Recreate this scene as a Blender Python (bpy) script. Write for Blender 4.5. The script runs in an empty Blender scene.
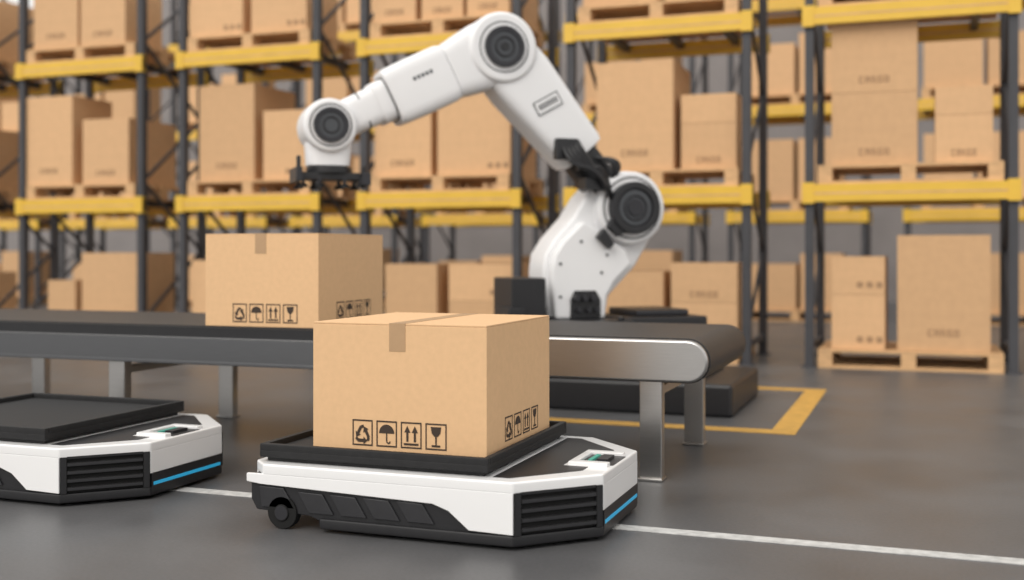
import bpy, bmesh, math, random
from mathutils import Matrix, Vector
random.seed(7)
scn = bpy.context.scene
scn.view_settings.view_transform = 'Standard'

# ------------------------------------------------------------------ materials
def mat(name, col, rough=0.5, metal=0.0, noise=0.0, nscale=20.0, emis=None, estr=0.0, objvar=0.0, stretch=None, bump=0.0, coat=0.0, spec=None):
    m = bpy.data.materials.new(name); m.use_nodes = True
    nt = m.node_tree; b = nt.nodes['Principled BSDF']
    b.inputs['Base Color'].default_value = (*col, 1)
    b.inputs['Roughness'].default_value = rough
    b.inputs['Metallic'].default_value = metal
    if spec is not None: b.inputs['Specular IOR Level'].default_value = spec
    if coat: b.inputs['Coat Weight'].default_value = coat
    if emis:
        b.inputs['Emission Color'].default_value = (*emis, 1)
        b.inputs['Emission Strength'].default_value = estr
    if noise or bump:
        tc = nt.nodes.new('ShaderNodeTexCoord'); n = nt.nodes.new('ShaderNodeTexNoise')
        n.inputs['Scale'].default_value = nscale; n.inputs['Detail'].default_value = 6
        src = tc.outputs['Object']
        if stretch:
            mp = nt.nodes.new('ShaderNodeMapping'); mp.inputs['Scale'].default_value = stretch
            nt.links.new(src, mp.inputs['Vector']); src = mp.outputs['Vector']
        nt.links.new(src, n.inputs['Vector'])
        mr = nt.nodes.new('ShaderNodeMapRange')
        mr.inputs['From Min'].default_value = 0.3; mr.inputs['From Max'].default_value = 0.7
        mr.inputs['To Min'].default_value = 1 - noise; mr.inputs['To Max'].default_value = 1 + noise
        nt.links.new(n.outputs['Fac'], mr.inputs['Value'])
        val = mr.outputs['Result']
        if objvar:
            oi = nt.nodes.new('ShaderNodeObjectInfo'); m2 = nt.nodes.new('ShaderNodeMapRange')
            m2.inputs['To Min'].default_value = 1 - objvar; m2.inputs['To Max'].default_value = 1 + objvar * 0.5
            nt.links.new(oi.outputs['Random'], m2.inputs['Value'])
            mm = nt.nodes.new('ShaderNodeMath'); mm.operation = 'MULTIPLY'
            nt.links.new(val, mm.inputs[0]); nt.links.new(m2.outputs['Result'], mm.inputs[1]); val = mm.outputs[0]
        mx = nt.nodes.new('ShaderNodeVectorMath'); mx.operation = 'SCALE'
        mx.inputs[0].default_value = col
        nt.links.new(val, mx.inputs['Scale']); nt.links.new(mx.outputs[0], b.inputs['Base Color'])
        if bump:
            bp = nt.nodes.new('ShaderNodeBump'); bp.inputs['Strength'].default_value = bump; bp.inputs['Distance'].default_value = 0.005
            nt.links.new(n.outputs['Fac'], bp.inputs['Height']); nt.links.new(bp.outputs['Normal'], b.inputs['Normal'])
    return m

CARD = mat('cardboard', (0.735, 0.475, 0.265), 0.75, noise=0.03, nscale=40, spec=0.2)
CARDR = mat('cardboard_stock', (0.67, 0.42, 0.23), 0.8, noise=0.04, nscale=15, objvar=0.12, spec=0.2)
TAPE = mat('packing_tape', (0.45, 0.285, 0.155), 0.4, noise=0.03, nscale=30)
INK = mat('print_ink', (0.045, 0.028, 0.018), 0.7)
INKS = mat('faded_print', (0.36, 0.215, 0.115), 0.8)
WOOD = mat('pallet_wood', (0.62, 0.38, 0.19), 0.75, noise=0.2, nscale=6, stretch=(1, 8, 8))
YEL = mat('rack_beam_yellow', (0.74, 0.46, 0.05), 0.45, noise=0.05, nscale=4)
NAVY = mat('rack_post_steel', (0.050, 0.050, 0.056), 0.6, noise=0.1, nscale=5)
WHITE = mat('white_painted_shell', (0.84, 0.84, 0.845), 0.3, noise=0.01, nscale=5, coat=0.3)
RWHITE = mat('robot_white_paint', (0.82, 0.82, 0.83), 0.4, noise=0.01, nscale=5, coat=0.1)
BLACK = mat('black_plastic', (0.013, 0.013, 0.015), 0.42, noise=0.1, nscale=30)
RIB = mat('rib_plastic', (0.024, 0.024, 0.027), 0.38, noise=0.1, nscale=30)
TRAYM = mat('tray_rubber', (0.017, 0.017, 0.018), 0.6, noise=0.15, nscale=40, spec=0.35)
RUB = mat('tyre_rubber', (0.010, 0.010, 0.010), 0.8, noise=0.1, nscale=40, spec=0.3)
DGREY = mat('dark_grey_metal', (0.04, 0.04, 0.045), 0.4, metal=0.5, noise=0.05, nscale=20)
MGREY = mat('grey_joint_cap', (0.07, 0.075, 0.083), 0.4, metal=0.3, noise=0.05, nscale=20)
STEEL = mat('brushed_steel', (0.48, 0.47, 0.46), 0.28, metal=0.95, noise=0.06, nscale=10, stretch=(1, 1, 40))
RAIL = mat('rail_aluminium', (0.13, 0.133, 0.14), 0.4, metal=0.7, noise=0.05, nscale=10, stretch=(1, 1, 30))
BELT = mat('conveyor_belt_rubber', (0.028, 0.026, 0.026), 0.5, noise=0.15, nscale=50, bump=0.1)
LED = mat('blue_led', (0.01, 0.16, 0.32), 0.3, emis=(0.02, 0.28, 0.46), estr=0.7)
TEAL = mat('teal_led', (0.05, 0.35, 0.27), 0.3, emis=(0.05, 0.45, 0.32), estr=0.15)
LINEW = mat('white_floor_paint', (0.52, 0.52, 0.51), 0.6, noise=0.2, nscale=25)
LINEY = mat('yellow_floor_paint', (0.58, 0.33, 0.07), 0.6, noise=0.15, nscale=12)
WALL = mat('painted_wall', (0.24, 0.22, 0.215), 0.8, noise=0.08, nscale=1.5)

# floor material
FL = bpy.data.materials.new('polished_concrete'); FL.use_nodes = True
nt = FL.node_tree; b = nt.nodes['Principled BSDF']
tc = nt.nodes.new('ShaderNodeTexCoord')
n1 = nt.nodes.new('ShaderNodeTexNoise'); n1.inputs['Scale'].default_value = 1.6; n1.inputs['Detail'].default_value = 9
n2 = nt.nodes.new('ShaderNodeTexNoise'); n2.inputs['Scale'].default_value = 70; n2.inputs['Detail'].default_value = 4
for n in (n1, n2): nt.links.new(tc.outputs['Object'], n.inputs['Vector'])
mx = nt.nodes.new('ShaderNodeMix'); mx.data_type = 'FLOAT'; mx.inputs[0].default_value = 0.35
nt.links.new(n1.outputs['Fac'], mx.inputs[2]); nt.links.new(n2.outputs['Fac'], mx.inputs[3])
cr = nt.nodes.new('ShaderNodeValToRGB')
cr.color_ramp.elements[0].position = 0.35; cr.color_ramp.elements[0].color = (0.074, 0.074, 0.077, 1)
cr.color_ramp.elements[1].position = 0.65; cr.color_ramp.elements[1].color = (0.120, 0.120, 0.124, 1)
nt.links.new(mx.outputs[0], cr.inputs['Fac']); nt.links.new(cr.outputs['Color'], b.inputs['Base Color'])
rr = nt.nodes.new('ShaderNodeMapRange'); rr.inputs['To Min'].default_value = 0.26; rr.inputs['To Max'].default_value = 0.52
nt.links.new(n1.outputs['Fac'], rr.inputs['Value']); nt.links.new(rr.outputs['Result'], b.inputs['Roughness'])
bp = nt.nodes.new('ShaderNodeBump'); bp.inputs['Strength'].default_value = 0.08; bp.inputs['Distance'].default_value = 0.004
nt.links.new(n2.outputs['Fac'], bp.inputs['Height']); nt.links.new(bp.outputs['Normal'], b.inputs['Normal'])

# ------------------------------------------------------------------ mesh builder
class MB:
    def __init__(s): s.v = []; s.f = []; s.m = []; s.mats = []
    def mi(s, m):
        if m not in s.mats: s.mats.append(m)
        return s.mats.index(m)
    def add(s, vs, fs, m, M=None):
        o = len(s.v); i = s.mi(m)
        for p in vs:
            p = Vector(p)
            s.v.append(tuple(M @ p) if M is not None else tuple(p))
        for f in fs: s.f.append([o + k for k in f]); s.m.append(i)
    def box(s, x0, x1, y0, y1, z0, z1, m, M=None):
        vs = [(x0,y0,z0),(x1,y0,z0),(x1,y1,z0),(x0,y1,z0),(x0,y0,z1),(x1,y0,z1),(x1,y1,z1),(x0,y1,z1)]
        s.add(vs, [(0,3,2,1),(4,5,6,7),(0,1,5,4),(1,2,6,5),(2,3,7,6),(3,0,4,7)], m, M)
    def prism(s, pts, a, b, m, axis='y', M=None):
        def P(p, t):
            if axis == 'y': return (p[0], t, p[1])
            if axis == 'z': return (p[0], p[1], t)
            return (t, p[0], p[1])
        n = len(pts)
        vs = [P(p, a) for p in pts] + [P(p, b) for p in pts]
        fs = [list(range(n)), list(range(2*n-1, n-1, -1))]
        for i in range(n):
            j = (i+1) % n; fs.append([i, n+i, n+j, j])
        s.add(vs, fs, m, M)
    def cyl(s, c, r, a, b, m, axis='y', n=40, M=None, r2=None):
        r2 = r if r2 is None else r2
        def P(x, y, t):
            if axis == 'y': return (x, t, y)
            if axis == 'z': return (x, y, t)
            return (t, x, y)
        vs = []
        for t, rad in ((a, r), (b, r2)):
            for i in range(n):
                an = 2*math.pi*i/n
                vs.append(P(c[0]+rad*math.cos(an), c[1]+rad*math.sin(an), t))
        fs = [list(range(n)), list(range(2*n-1, n-1, -1))]
        for i in range(n):
            j = (i+1) % n; fs.append([i, n+i, n+j, j])
        s.add(vs, fs, m, M)
    def ring(s, c, ro, ri, a, b, m, n=40, M=None):
        vs = []; fs = []
        for i in range(n):
            an = 2*math.pi*i/n; co, si = math.cos(an), math.sin(an)
            vs += [(c[0]+ro*co, a, c[1]+ro*si), (c[0]+ri*co, a, c[1]+ri*si), (c[0]+ro*co, b, c[1]+ro*si), (c[0]+ri*co, b, c[1]+ri*si)]
        for i in range(n):
            p = 4*i; q = 4*((i+1) % n)
            fs += [(p, p+1, q+1, q), (p+2, q+2, q+3, p+3), (p, q, q+2, p+2), (p+1, p+3, q+3, q+1)]
        s.add(vs, fs, m, M)
    def loft(s, secs, m, n=32, e=3.0, M=None):
        vs = []; fs = []; k = len(secs)
        for i, (x, z, w, d, yc) in enumerate(secs):
            a = secs[max(0, i-1)]; bq = secs[min(k-1, i+1)]
            t = Vector((bq[0]-a[0], bq[1]-a[1])).normalized(); nx, nz = -t.y, t.x
            for j in range(n):
                an = 2*math.pi*j/n; c, sn = math.cos(an), math.sin(an)
                uu = math.copysign(abs(c)**(2/e), c)*w; vv = math.copysign(abs(sn)**(2/e), sn)*d
                vs.append((x+nx*uu, yc+vv, z+nz*uu))
        for i in range(k-1):
            for j in range(n):
                j2 = (j+1) % n
                fs.append((i*n+j, i*n+j2, (i+1)*n+j2, (i+1)*n+j))
        fs.append(list(range(n-1, -1, -1))); fs.append([(k-1)*n+j for j in range(n)])
        s.add(vs, fs, m, M)
    def finish(s, name, parent=None, bevel=0.0, seg=2, smooth=True, loc=None):
        me = bpy.data.meshes.new(name); me.from_pydata(s.v, [], s.f)
        for m in s.mats: me.materials.append(m)
        for p, i in zip(me.polygons, s.m): p.material_index = i
        bm = bmesh.new(); bm.from_mesh(me)
        bmesh.ops.recalc_face_normals(bm, faces=bm.faces)
        if bevel > 0:
            es = [e for e in bm.edges if len(e.link_faces) == 2 and e.calc_face_angle(0) > math.radians(32)]
            bmesh.ops.bevel(bm, geom=es, offset=bevel, segments=seg, affect='EDGES', profile=0.5, clamp_overlap=True)
        for f in bm.faces: f.smooth = smooth
        for e in bm.edges:
            if len(e.link_faces) == 2 and e.calc_face_angle(0) > math.radians(40): e.smooth = False
        bm.to_mesh(me); bm.free()
        o = bpy.data.objects.new(name, me); scn.collection.objects.link(o)
        if loc: o.location = loc
        if parent: o.parent = parent
        if smooth:
            w = o.modifiers.new('wn', 'WEIGHTED_NORMAL'); w.keep_sharp = True
        return o

def empty(name, loc, rz=0.0):
    o = bpy.data.objects.new(name, None); scn.collection.objects.link(o)
    o.location = loc; o.rotation_euler = (0, 0, rz); o.empty_display_size = 0.2
    return o

# ------------------------------------------------------------------ room
mb = MB(); mb.box(-32, 22, -6, 24, -0.1, 0, FL); mb.finish('floor', smooth=False)
mb = MB(); mb.box(-32, 22, 23.9, 24.1, 0, 7.5, WALL); mb.finish('wall_back', smooth=False)
mb = MB(); mb.box(-32, 22, 3.935, 4.005, 0.0005, 0.003, LINEW); mb.finish('floor_line_marking', smooth=False)
mb = MB()
x0, x1, y0, y1, w = -3.45, -0.66, 6.30, 8.45, 0.14
mb.box(x0, x1, y0, y0+w, .0005, .003, LINEY); mb.box(x0, x1, y1-w, y1, .0005, .003, LINEY)
mb.box(x0, x0+w, y0+w, y1-w, .0005, .003, LINEY); mb.box(x1-w, x1, y0+w, y1-w, .0005, .003, LINEY)
mb.finish('floor_safety_marking', smooth=False)

# ------------------------------------------------------------------ symbols
def line(p, q, t):
    d = Vector((q[0]-p[0], q[1]-p[1])); L = d.length or 1; nx, ny = -d.y/L*t/2, d.x/L*t/2
    return [(p[0]+nx, p[1]+ny), (p[0]-nx, p[1]-ny), (q[0]-nx, q[1]-ny), (q[0]+nx, q[1]+ny)]
def sym(kind):
    P = [line((.03,.0),(.03,1),.06), line((.97,0),(.97,1),.06), line((0,.03),(1,.03),.06), line((0,.97),(1,.97),.06)]
    if kind == 'umbrella':
        P.append([(.5+.37*math.cos(a*math.pi/12), .52+.34*math.sin(a*math.pi/12)) for a in range(13)])
        P += [line((.5,.55),(.5,.2),.06), line((.5,.2),(.6,.13),.06), line((.6,.13),(.68,.22),.06)]
    elif kind == 'arrows':
        for x in (.32, .68):
            P.append([(x-.15,.6),(x+.15,.6),(x,.86)]); P.append(line((x,.65),(x,.25),.1))
        P.append(line((.15,.16),(.85,.16),.08))
    elif kind == 'glass':
        P.append([(.25,.87),(.75,.87),(.7,.62),(.57,.5),(.43,.5),(.3,.62)])
        P += [line((.5,.5),(.5,.18),.07), line((.3,.15),(.7,.15),.08)]
    elif kind == 'recycle':
        # three chasing arrows: each runs along one side of a blunted triangle
        T_ = [(.5, .86), (.12, .2), (.88, .2)]
        for k in range(3):
            A, B = T_[k], T_[(k+1) % 3]
            L = lambda t: (A[0]+(B[0]-A[0])*t, A[1]+(B[1]-A[1])*t)
            P.append(line(L(.20), L(.58), .13))
            pv = T_[(k+2) % 3]; q2 = (A[0]+(pv[0]-A[0])*.16, A[1]+(pv[1]-A[1])*.16)
            P.append(line(L(.22), q2, .12))
            d = Vector((B[0]-A[0], B[1]-A[1])).normalized(); q = L(.56); r = L(.82)
            P.append([(q[0]-d.y*.15, q[1]+d.x*.15), (q[0]+d.y*.15, q[1]-d.x*.15), r])
    return P
def put_sym(mb, kind, o, ax, nrm, size, asp=1.15):
    for k, poly in enumerate(sym(kind)):
        e = .0012 + .0001*k
        vs = [(o[0]+ax[0]*u*size+nrm[0]*e, o[1]+ax[1]*u*size+nrm[1]*e, o[2]+v*size*asp) for u, v in poly]
        mb.add(vs, [list(range(len(vs)))], INK)

def carton(loc, W, Dp, H):
    e = empty('cardboard_box', loc)
    mb = MB(); mb.box(0, W, 0, Dp, 0, H-.006, CARD)
    mb.finish('carton_body', e, bevel=.004)
    mb = MB(); mb.box(.001, W/2-.0015, .001, Dp-.001, H-.006, H, CARD); mb.box(W/2+.0015, W-.001, .001, Dp-.001, H-.006, H, CARD)
    mb.finish('carton_flaps', e, bevel=.0015)
    mb = MB(); t = .032; c = W/2
    mb.box(c-t, c+t, -.0012, Dp+.0012, H, H+.0012, TAPE)
    mb.box(c-t, c+t, -.0014, .0, H-.10, H+.0012, TAPE); mb.box(c-t, c+t, Dp, Dp+.0014, H-.10, H+.0012, TAPE)
    mb.finish('carton_tape', e, smooth=False)
    mb = MB(); s = .082; z0 = .022
    for i, k in enumerate(('recycle', 'umbrella', 'arrows', 'glass')):
        put_sym(mb, k, (.165+i*.097, 0, z0), (1, 0), (0, -1), s)
        put_sym(mb, k, (W, .18+i*.097, z0+.012), (0, 1), (1, 0), s*.95)
    mb.finish('carton_symbols', e, smooth=False)
    return e

# ------------------------------------------------------------------ AGV
def agv(X0, Y0):
    A = empty('automated_guided_vehicle', (X0, Y0, 0))
    L, W, c, cr_ = 1.28, 0.98, 0.245, 0.07
    def foot(i):
        k = i*.414
        return [(i+0, cr_+0), (cr_, i), (L-c-k, i), (L-i, c+k), (L-i, W-c-k), (L-c-k, W-i), (cr_, W-i), (i, W-cr_)]
    mb = MB(); mb.prism(foot(0), .19, .232, WHITE, 'z'); mb.finish('top_shell', A, bevel=.008, seg=3)
    mb = MB()
    prof = [(.012,.10),(.035,.062),(.25,.055),(.33,.028),(L-c,.028),(L-c,.19),(.012,.19)]
    mb.prism(prof, .014, W-.014, BLACK, 'y')
    k = .014
    mb.prism([(L-c-.03,k),(L-c-.006,k),(L-k,c+.006),(L-k,W-c-.006),(L-c-.006,W-k),(L-c-.03,W-k)], .03, .19, BLACK, 'z')
    mb.finish('chassis', A, bevel=.004)
    mb = MB()
    mb.prism([(.30,.0),(L-c,0),(L,c),(L,W-c),(L-c,W),(.30,W)], .014, .052, BLACK, 'z')
    mb.finish('bumper', A, bevel=.008)
    side = [(.0,.195),(.0,.165),(.06,.158),(.74,.138),(.80,.118),(.875,.058),(L-c,.054),(L-c,.195)]
    mb = MB()
    for a, b_ in ((0, .016), (W-.016, W)): mb.prism(side, a, b_, WHITE, 'y')
    mb.box(.0, .014, cr_, W-cr_, .15, .195, WHITE)
    mb.prism([(L-.02,c-.005),(L,c),(L,W-c),(L-.02,W-c+.005)], .105, .195, WHITE, 'z')
    mb.finish('side_covers', A, bevel=.003)
    mb = MB()
    for yy, s in ((.014, -1), (W-.014, 1)):
        a, b_ = (yy-.008, yy) if s < 0 else (yy, yy+.008)
        for x in (.21, .34, .47, .60):
            z1, z0, sk = .142-.02*x*.5, .066, .045
            mb.prism([(x, z1), (x+.10, z1-.003), (x+.10+sk, z0), (x+sk, z0)], a, b_, RIB, 'y')
        mb.prism([(.05,.15),(.15,.148),(.20,.075),(.06,.075)], a, b_, RIB, 'y')
    mb.finish('side_panel_ribs', A, bevel=.003)
    mb = MB(); r = math.sqrt(.5)
    for P, t, n in (((L-c, 0), (r, r), (r, -r)), ((L-c, W), (r, -r), (r, r))):
        M = Matrix(((t[0], n[0], 0, P[0]), (t[1], n[1], 0, P[1]), (0, 0, 1, 0), (0, 0, 0, 1)))
        cl = c*math.sqrt(2)
        mb.box(.012, cl-.012, -.012, -.008, .052, .19, RUB, M)
        for i in range(4):
            z = .062+i*.032
            mb.box(.03, cl-.03, -.008, .006, z, z+.015, RIB, M)
        mb.box(.005, .03, -.01, .004, .05, .195, BLACK, M); mb.box(cl-.03, cl-.004, -.01, .004, .05, .195, BLACK, M)
        mb.box(.03, cl-.03, -.01, .003, .186, .197, BLACK, M)
    mb.finish('corner_vents', A, bevel=.002)
    mb = MB(); mb.box(L-.006, L+.003, c+.015, W-c-.015, .056, .070, LED); mb.finish('front_led_strip', A, bevel=.002)
    mb = MB(); mb.box(L-.01, L+.001, c+.005, W-c-.005, .03, .105, BLACK); mb.finish('front_bezel', A)
    mb = MB()
    mb.prism([(.94,.06),(1.0,.06),(1.195,.275),(1.195,.345),(1.10,.345),(1.10,.635),(1.195,.635),(1.195,.705),(1.0,.92),(.94,.92)], .230, .2335, BLACK, 'z')
    mb.finish('top_panel', A)
    mb = MB()
    mb.box(1.115,1.262,.36,.40,.231,.246,WHITE); mb.box(1.115,1.262,.58,.62,.231,.246,WHITE); mb.box(1.115,1.145,.40,.58,.231,.246,WHITE)
    mb.finish('sensor_frame', A, bevel=.004)
    mb = MB(); mb.box(1.145,1.272,.40,.58,.2315,.2345,BLACK); mb.box(1.17,1.185,.43,.55,.2345,.243,TEAL); mb.box(1.2,1.24,.44,.54,.2345,.246,DGREY)
    mb.finish('lidar_sensor', A)
    mb = MB(); a0, a1, b0, b1 = .03, .93, .04, .94; t = .024
    mb.box(a0+.02, a1-.02, b0+.02, b1-.02, .232, .262, TRAYM)
    mb.box(a0, a1, b0, b1, .248, .2755, TRAYM)
    mb.box(a0, a1, b0, b0+t, .27, .298, TRAYM); mb.box(a0, a1, b1-t, b1, .27, .298, TRAYM)
    mb.box(a0, a0+t, b0+t, b1-t, .27, .298, TRAYM); mb.box(a1-t, a1, b0+t, b1-t, .27, .298, TRAYM)
    mb.finish('load_tray', A, bevel=.005)
    mb = MB()
    for yy in (.0, W-.05):
        mb.cyl((.145,.060), .060, yy+.006, yy+.045, RUB); mb.cyl((.145,.060), .03, yy+.0, yy+.05, DGREY, n=24)
    for yy in (.2, .7): mb.cyl((.95,.035), .035, yy, yy+.04, RUB)
    mb.finish('wheels', A, bevel=.004)
    return A
agv(-2.32, 3.52)
agv(-4.21, 3.52)
carton((-2.119, 3.65, .2757), .69, .70, .467)

# ------------------------------------------------------------------ conveyor
C = empty('belt_conveyor', (0, 0, 0))
def stadium(x0, x1, z0, z1, n=14):
    r = (z1-z0)/2; zc = (z0+z1)/2; P = []
    for i in range(n+1):
        a = -math.pi/2+math.pi*i/n; P.append((x1-r+r*math.cos(a), zc+r*math.sin(a)))
    for i in range(n+1):
        a = math.pi/2+math.pi*i/n; P.append((x0+r+r*math.cos(a), zc+r*math.sin(a)))
    return P
XE = -.86
mb = MB(); mb.prism(stadium(-10.5, XE, .43, .625), 4.84, 5.86, BELT, 'y'); mb.finish('belt', C)
mb = MB()
for a, b_ in ((4.80, 4.84), (5.86, 5.90)):
    mb.prism(stadium(-2.3, XE-.006, .436, .619), a, b_, STEEL, 'y')
mb.finish('end_plates', C, bevel=.012, seg=3)
mb = MB()
for a, b_ in ((4.80, 4.84), (5.86, 5.90)):
    mb.box(-10.4, -2.24, a, b_, .43, .560, RAIL); mb.box(-10.4, -2.24, a-.004, b_+.004, .43, .448, RAIL)
    mb.box(-10.4, -2.24, a+.004, b_-.004, .560, .568, STEEL)
mb.finish('side_rails', C, bevel=.003)
mb = MB()
for a, b_ in ((4.815, 4.84), (5.86, 5.885)): mb.box(-10.4, -2.24, a, b_, .568, .618, BLACK)
mb.finish('belt_guides', C)
mb = MB()
for X in (-1.12, -3.97, -5.40, -8.2):
    for a, b_ in ((4.82, 4.88), (5.80, 5.86)):
        mb.box(X-.05, X+.05, a, b_, .012, .435, STEEL); mb.box(X-.056, X+.056, a-.02, b_+.02, 0, .014, STEEL)
    mb.box(X-.02, X+.02, 4.88, 5.80, .36, .40, STEEL)
mb.finish('legs', C, bevel=.005)
carton((-3.435, 4.842, .6252), .655, .70, .467)

# ------------------------------------------------------------------ robot
mb = MB()
mb.box(-3.2, -1.08, 6.80, 7.95, 0, .20, BLACK); mb.box(-3.1, -1.3, 6.90, 7.85, .20, .25, DGREY)
mb.finish('robot_plinth', bevel=.03, seg=3)
R = empty('robot_arm', (-2.355, 7.30, .25), math.radians(39.4))
Z = -.25
T = Matrix.Translation((0, 0, Z))
mb = MB()
mb.box(-.36, .58, -.36, .36, .25, .50, BLACK, T)
mb.box(-.40, .40, -.40, .40, .48, .55, DGREY, T)
mb.box(.34, .98, -.34, .26, .49, .565, BLACK, T)
mb.box(.48, .88, -.26, .2, .565, .61, DGREY, T)
mb.box(-.40, -.16, -.24, .14, .55, .83, BLACK, T)
mb.box(-.44, -.33, -.30, .0, .55, .64, BLACK, T)
for x in (-.36,-.24,.32): mb.cyl((x, -.36), .025, .55, .575, MGREY, 'z', n=12, M=T)
mb.finish('base_pedestal', R, bevel=.012)
J1 = (.502, 1.301); J2 = (-.425, 2.345); J3 = (-1.561, 1.793)
pts = [(-.08,.55),(-.115,.86),(-.10,.98),(-.03,1.09),(.11,1.24),(.20,1.38),(.33,1.52)]
for i in range(0, 11):
    a = math.radians(118-14.5*i); pts.append((J1[0]+.26*math.cos(a), J1[1]+.26*math.sin(a)))
pts += [(.68,1.08),(.57,.90),(.43,.76),(.37,.70),(.345,.55)]
mb = MB(); mb.prism(pts, -.06, .24, RWHITE, 'y', T)
mb.finish('turret_link', R, bevel=.025, seg=4)
mb = MB()
pts2 = [(-.055,.55),(-.085,.86),(-.06,.98),(.0,1.07),(.15,1.21),(.27,1.14),(.46,1.02),(.51,.92),(.38,.80),(.32,.70),(.31,.55)]
mb.prism(pts2, -.14, -.05, RWHITE, 'y', T); mb.finish('turret_cover', R, bevel=.02, seg=4)
mb = MB()
mb.prism([(.05,.555),(.05,.68),(.08,.74),(.23,.74),(.265,.68),(.265,.555)], -.16, -.13, BLACK, 'y', T)
for x in (.08, .14, .20): mb.cyl((x, .69), .022, -.20, -.14, DGREY, n=16, M=T)
for x in (.10, .17, .23): mb.cyl((x, .61), .018, -.19, -.14, DGREY, n=16, M=T)
for (x, z) in ((-.02,.92),(.13,1.07),(.32,.98),(-.02,.70),(.28,.86)): mb.cyl((x, z), .011, -.146, -.135, DGREY, n=12, M=T)
mb.prism([(.23,1.10),(.32,1.02),(.35,1.06),(.28,1.16)], -.20, -.13, BLACK, 'y', T)
mb.finish('turret_connector_panel', R, bevel=.004)
mb = MB()
mb.cyl(J1, .25, -.15, .26, RWHITE, M=T, n=64); mb.finish('shoulder_housing', R, bevel=.02, seg=4)
mb = MB()
mb.ring(J1, .215, .203, -.155, -.14, DGREY, M=T, n=64)
mb.cyl(J1, .178, -.19, -.14, DGREY, M=T, n=64); mb.ring(J1, .178, .13, -.215, -.18, BLACK, M=T, n=64); mb.cyl(J1, .125, -.205, -.17, MGREY, M=T, n=56); mb.ring(J1, .09, .075, -.215, -.2, BLACK, M=T, n=56); mb.cyl(J1, .06, -.22, -.2, DGREY, M=T)
mb.prism([(J1[0]-.20, J1[1]-.13),(J1[0]-.12, J1[1]-.20),(J1[0]-.05,J1[1]-.15),(J1[0]-.15,J1[1]-.05)], -.2, -.14, BLACK, 'y', T)
mb.finish('shoulder_motor_cap', R, bevel=.006)
def lerp(a, b, t): return (a[0]+(b[0]-a[0])*t, a[1]+(b[1]-a[1])*t)
mb = MB()
S = []
for t, w, d in ((0,.20,.14),(.10,.215,.155),(.18,.22,.16),(.36,.20,.155),(.50,.185,.15),(.62,.175,.145),(.645,.165,.14)):
    p = lerp(J2, J1, t); S.append((p[0], p[1], w, d, .02))
mb.loft(S, RWHITE, M=T, e=6); mb.finish('upper_arm', R, bevel=.0)
mb = MB(); S = []
for t, w, d in ((.64,.12,.12),(.78,.12,.12),(.95,.15,.12)):
    p = lerp(J2, J1, t); S.append((p[0], p[1], w, d, .04))
mb.loft(S, BLACK, M=T, e=4)
mb.box(-.06, .10, -.17, -.1, 1.62, 1.76, BLACK, T); mb.box(.10, .18, -.165, -.1, 1.55, 1.66, DGREY, T)
mb.box(.14, .30, -.2, -.05, 1.42, 1.50, BLACK, T)
mb.finish('upper_arm_joint', R, bevel=.008)
mb = MB(); S = []
for t, w, d in ((.70,.07,.05),(.80,.085,.05),(.95,.10,.05)):
    p = lerp(J2, J1, t); S.append((p[0]+.08, p[1]+.06, w, d, .15))
mb.loft(S, RWHITE, M=T, e=4); mb.finish('shoulder_fork', R)
mb = MB(); mb.cyl(J2, .235, -.16, .2, RWHITE, M=T, n=64); mb.finish('elbow_housing', R, bevel=.03, seg=5)
mb = MB()
mb.ring(J2, .17, .163, -.165, -.15, DGREY, M=T, n=48)
mb.ring(J2, .135, .10, -.19, -.15, DGREY, M=T, n=48); mb.cyl(J2, .102, -.18, -.15, MGREY, M=T, n=48); mb.ring(J2, .07, .055, -.19, -.17, BLACK, M=T); mb.cyl(J2, .03, -.188, -.17, BLACK, M=T, n=20)
mb.finish('elbow_motor_cap', R, bevel=.005)
mb = MB(); S = []
for t, w, d in ((0,.225,.155),(.10,.225,.16),(.20,.205,.16),(.30,.18,.15)):
    p = lerp(J2, J3, t); S.append((p[0], p[1], w, d, .02))
mb.loft(S, RWHITE, M=T, e=5)
S = []
for t, w, d in ((.30,.172,.142),(.305,.186,.155),(.33,.195,.16),(.50,.195,.16),(.62,.19,.155),(.645,.18,.145),(.65,.165,.13)):
    p = lerp(J2, J3, t); S.append((p[0], p[1], w, d, .02))
mb.loft(S, RWHITE, M=T, e=5.5); mb.finish('forearm', R)
mb = MB(); S = []
for t, w, d in ((.64,.14,.125),(.72,.14,.125),(.73,.125,.115),(.86,.12,.115),(1.0,.12,.11)):
    p = lerp(J2, J3, t); S.append((p[0], p[1], w, d, .02))
mb.loft(S, RWHITE, M=T, e=4)
for t0, t1, w in ((.645,.655,.15), (.80,.808,.127)):
    p = lerp(J2, J3, t0); q = lerp(J2, J3, t1)
    mb.loft([(p[0],p[1],w,w*.9,.02),(q[0],q[1],w,w*.9,.02)], MGREY, M=T, e=4)
mb.finish('forearm_neck', R)
mb = MB(); mb.cyl(J3, .17, -.14, .16, RWHITE, M=T, n=56); mb.finish('wrist_housing', R, bevel=.025, seg=4)
mb = MB(); mb.ring(J3, .135, .128, -.145, -.13, DGREY, M=T); mb.ring(J3, .11, .08, -.17, -.13, DGREY, M=T); mb.cyl(J3, .082, -.16, -.13, MGREY, M=T); mb.ring(J3, .055, .043, -.168, -.15, BLACK, M=T)
mb.finish('wrist_motor_cap', R, bevel=.004)
mb = MB(); mb.loft([(-1.555,1.76,.15,.13,.01),(-1.555,1.62,.14,.12,.01),(-1.555,1.545,.135,.12,.01)], RWHITE, M=T, e=3.5)
mb.loft([(-1.553,1.548,.12,.11,.01),(-1.553,1.53,.12,.11,.01)], MGREY, M=T, e=3)
mb.finish('wrist_tool_link', R)
mb = MB(); G = Matrix.Translation((.035, 0, Z))
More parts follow.
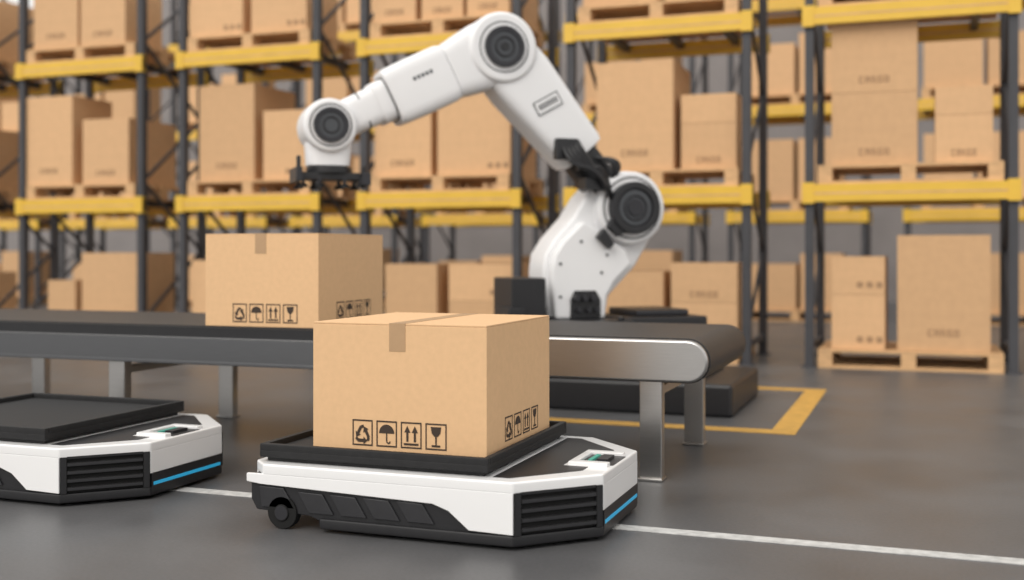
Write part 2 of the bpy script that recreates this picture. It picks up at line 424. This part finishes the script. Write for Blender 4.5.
mb.cyl((-1.58, .01), .145, 1.495, 1.535, BLACK, 'z', M=G)
mb.box(-1.80, -1.36, -.10, .12, 1.455, 1.50, BLACK, G)
mb.box(-1.81, -1.77, -.14, .16, 1.44, 1.53, DGREY, G); mb.box(-1.40, -1.34, -.14, .16, 1.42, 1.50, DGREY, G)
for x in (-1.76, -1.66, -1.50, -1.40):
    for y in (-.09, .11):
        mb.cyl((x, y), .012, 1.43, 1.47, DGREY, 'z', n=12, M=G); mb.cyl((x, y), .035, 1.405, 1.43, RUB, 'z', n=20, M=G, r2=.018)
mb.cyl((-1.79, -.1), .014, 1.5, 1.60, BLACK, 'z', n=12, M=G); mb.cyl((-1.38, -.1), .014, 1.5, 1.545, BLACK, 'z', n=12, M=G)
mb.finish('vacuum_gripper', R, bevel=.004)
mb = MB()
def rect(cx, cz, a, b_, hw, hh, y, m):
    vs = []
    for su, sv in ((-1,-1),(1,-1),(1,1),(-1,1)):
        vs.append((cx+a[0]*hw*su+b_[0]*hh*sv, y, cz+a[1]*hw*su+b_[1]*hh*sv))
    mb.add(vs, [(0,1,2,3)], m, T)
p = lerp(J2, J1, .34)
dd = Vector((.87, .49)); ee = Vector((-.49, .87))
rect(p[0]+.0, p[1]+.0, dd, ee, .098, .048, -.1405, DGREY); rect(p[0], p[1], dd, ee, .09, .040, -.1412, RWHITE)
for i in range(6): rect(p[0]+dd.x*(-.062+.025*i), p[1]+dd.y*(-.062+.025*i), dd, ee, .008, .02, -.142, DGREY)
p = lerp(J2, J3, .46); dd = Vector((J2[0]-J3[0], J2[1]-J3[1])).normalized(); ee = Vector((-dd.y, dd.x))
for i in range(5): rect(p[0]+dd.x*(-.06+.03*i)+ee.x*.05, p[1]+dd.y*(-.06+.03*i)+ee.y*.05, dd, ee, .010, .012, -.1412, MGREY)
mb.finish('labels', R, smooth=False)
def cable(name, pts, r=.014):
    cu = bpy.data.curves.new(name, 'CURVE'); cu.dimensions = '3D'; cu.bevel_depth = r; cu.bevel_resolution = 3
    sp = cu.splines.new('NURBS'); sp.points.add(len(pts)-1); sp.use_endpoint_u = True; sp.order_u = 4
    for q, w in zip(sp.points, pts): q.co = (w[0], w[1], w[2]+Z, 1)
    cu.materials.append(BLACK)
    o = bpy.data.objects.new(name, cu); scn.collection.objects.link(o); o.parent = R
for k in range(5):
    o = .03*k
    cable('cable_%d' % (k+1), [(.0+o, -.12, 1.74), (-.02+o*.6, -.22, 1.64+o), (.06+o, -.25, 1.54), (.20+o*.5, -.24, 1.58-o), (.28, -.22, 1.54-o), (.33+o*.3, -.14, 1.46-o)])
for k in range(3):
    cable('cable_%d' % (k+6), [(.26+.03*k, -.10, 1.64), (.35+.03*k, -.16, 1.64), (.38+.03*k, -.17, 1.57), (.36, -.13, 1.5)], .011)

# ------------------------------------------------------------------ racks
def rack(X, Y, W=1.70, D=1.15, levels=(1.51, 3.04), H=4.4):
    mb = MB(); p = .075
    for x in (X, X+W-p):
        for y in (Y, Y+D-p):
            mb.box(x, x+p, y, y+p, .012, H, NAVY); mb.box(x-.03, x+p+.03, y-.02, y+p+.02, 0, .012, NAVY)
        xc = x+p/2; z = .25; s = 0
        while z < H-.8:
            ya, yb = Y+p, Y+D-p
            if s: ya, yb = yb, ya
            mb.prism([(ya, z), (ya, z+.035), (yb, z+.765), (yb, z+.73)], xc-.015, xc+.015, NAVY, 'x'); s = 1-s; z += .76
        mb.box(xc-.02, xc+.02, Y+p, Y+D-p, .15, .2, NAVY)
    for z in levels:
        for y in (Y-.03, Y+D-.02):
            mb.box(X-.02, X+W+.02, y, y+.05, z-.075, z+.075, YEL)
            mb.box(X-.02, X+.08, y-.006, y+.056, z-.09, z+.09, YEL) ; mb.box(X+W-.08, X+W+.02, y-.006, y+.056, z-.09, z+.09, YEL)
            mb.box(X+.08, X+W-.08, y-.0015, y+.0515, z-.012, z+.004, WOOD)
        for k in range(3):
            xx = X+.3+k*(W-.6)/2; mb.box(xx-.03, xx+.03, Y+.02, Y+D-.02, z+.0, z+.07, DGREY)
    return mb.finish('storage_rack', smooth=False)

def pallet_mesh():
    mb = MB(); W, D = 1.48, 1.05
    for i in range(7):
        y = i*(D-.12)/6; mb.box(0, W, y, y+.12, .138, .163, WOOD)
    for x in (0, W/2-.06, W-.12):
        mb.box(x, x+.12, 0, D, .115, .138, WOOD)
        for y in (0, D/2-.07, D-.14): mb.box(x, x+.12, y, y+.14, .025, .115, WOOD)
    for y in (0, D/2-.06, D-.12): mb.box(0, W, y, y+.12, 0, .025, WOOD)
    o = mb.finish('wooden_pallet', smooth=False); return o
_p = pallet_mesh(); _first = [True]
def pallet(x, y, z):
    if _first[0]: o = _p; _first[0] = False
    else:
        o = _p.copy(); scn.collection.objects.link(o)
    o.location = (x, y, z)
GLY = {'C': '111100100100111', 'A': '111101111101101', 'R': '110101110101101', 'G': '111100101101111', 'O': '111101101101111'}
def word(mb, x, z, cw, px, pz):
    for ch in 'CARGO':
        g = GLY[ch]
        for r_ in range(5):
            for c_ in range(3):
                if g[r_*3+c_] == '1':
                    mb.box(x+c_*px, x+(c_+1)*px, -.0025, 0, z+(4-r_)*pz, z+(5-r_)*pz, INKS)
        x += 3*px+cw
def stock(x, y, z, w, d, h, pr=True):
    mb = MB(); mb.box(0, w, 0, d, 0, h, CARDR)
    mb.box(w/2-.03, w/2+.03, -.002, d+.002, h, h+.002, TAPE)
    if pr and h > .3:
        if random.random() < .7:
            px = min(.26, w*.45)/20
            word(mb, w*.5-px*9.5, h*.13, px*1.0, px, .0115)
        else:
            for i in range(3): mb.box(w-.07-i*.08, w-.02-i*.08, -.003, 0, .06, .11, INKS)
    o = mb.finish('cardboard_box', smooth=False, loc=(x, y, z))
bays = {
 0: [[(.1,.7,[.8]),(.85,.6,[.6])], [(.1,.7,[.9]),(.85,.65,[.7])], [(.1,.7,[.8]),(.85,.6,[.7])]],
 1: [[(.36,.38,[.52]),(.80,.76,[.83])], [(.06,.66,[1.0]),(.86,.62,[.72])], [(.16,.62,[.9]),(.84,.6,[.75])]],
 2: [[(.12,.62,[.75]),(.80,.7,[.6])], [(.20,.68,[1.02]),(1.0,.50,[.72])], [(.10,.66,[.72]),(.86,.66,[.62])]],
 3: [[(.25,.56,[.72]),(.93,.66,[.36,.36])], [(.12,.62,[.82]),(.82,.76,[.92])], [(.12,.46,[.6]),(.64,.44,[.5]),(1.12,.44,[.55])]],
 4: [[(.30,.60,[.66]),(.98,.60,[.38,.36])], [(.28,.72,[1.0]),(1.06,.50,[.42,.26])], [(.14,.70,[.75]),(.92,.62,[.55])]],
 5: [[(.22,.44,[.47,.33]),(.76,.73,[.98])], [(.22,.70,[.62,.62]),(1.06,.45,[.40,.24])], [(.22,.70,[.75]),(1.0,.5,[.6])]],
 6: [[(.15,.6,[.7]),(.85,.65,[.9])], [(.15,.65,[.9]),(.95,.5,[.6])], [(.2,.7,[.75]),(1.0,.5,[.6])]],
}
Y1 = 10.05
for k in range(7):
    X = -9.63+(k-1)*2.165
    rack(X, Y1)
    for lv, z in enumerate((0, 1.587, 3.117)):
        pallet(X+.11, Y1+.0, z)
        for (dx, w, hs) in bays[k][lv]:
            zz = z+.1645; d = .62+.25*random.random(); y = Y1+.03+.08*random.random()
            for h in hs:
                stock(X+dx, y, zz, w, d, h-.003); zz += h
Y2 = 16.6
for k in range(9):
    X = -17.4+k*2.45
    rack(X, Y2, W=1.95, levels=(1.51, 3.04, 4.57), H=6.2)
    for lv, z in enumerate((0, 1.587, 3.117, 4.647)):
        pallet(X+.22, Y2, z)
        w1 = .6+.25*random.random()
        stock(X+.25, Y2+.05, z+.1645, w1, .8, .6+.35*random.random(), False)
        stock(X+.31+w1, Y2+.08, z+.1645, 1.4-w1-.1, .75, .5+.4*random.random(), False)

# ------------------------------------------------------------------ light
w = bpy.data.worlds.new('world'); scn.world = w; w.use_nodes = True
bg = w.node_tree.nodes['Background']; bg.inputs[0].default_value = (1.0, 0.98, 0.95, 1); bg.inputs[1].default_value = 1.0
def sun(name, rot, e, ang, col=(1, .955, .89)):
    l = bpy.data.lights.new(name, 'SUN'); l.energy = e; l.angle = math.radians(ang); l.color = col
    o = bpy.data.objects.new(name, l); scn.collection.objects.link(o); o.rotation_euler = [math.radians(a) for a in rot]; return o
sun('key_light', (46, 0, -14), 1.95, 45)

# ------------------------------------------------------------------ camera
cam = bpy.data.cameras.new('camera'); co = bpy.data.objects.new('camera', cam); scn.collection.objects.link(co)
co.location = (0, 0, 1.0); co.rotation_euler = (math.radians(90), 0, math.radians(20.1))
cam.sensor_width = 36; cam.lens = 39.55; cam.shift_y = -38/1024
cam.dof.use_dof = True; cam.dof.focus_distance = 4.3; cam.dof.aperture_fstop = 1.1
scn.camera = co
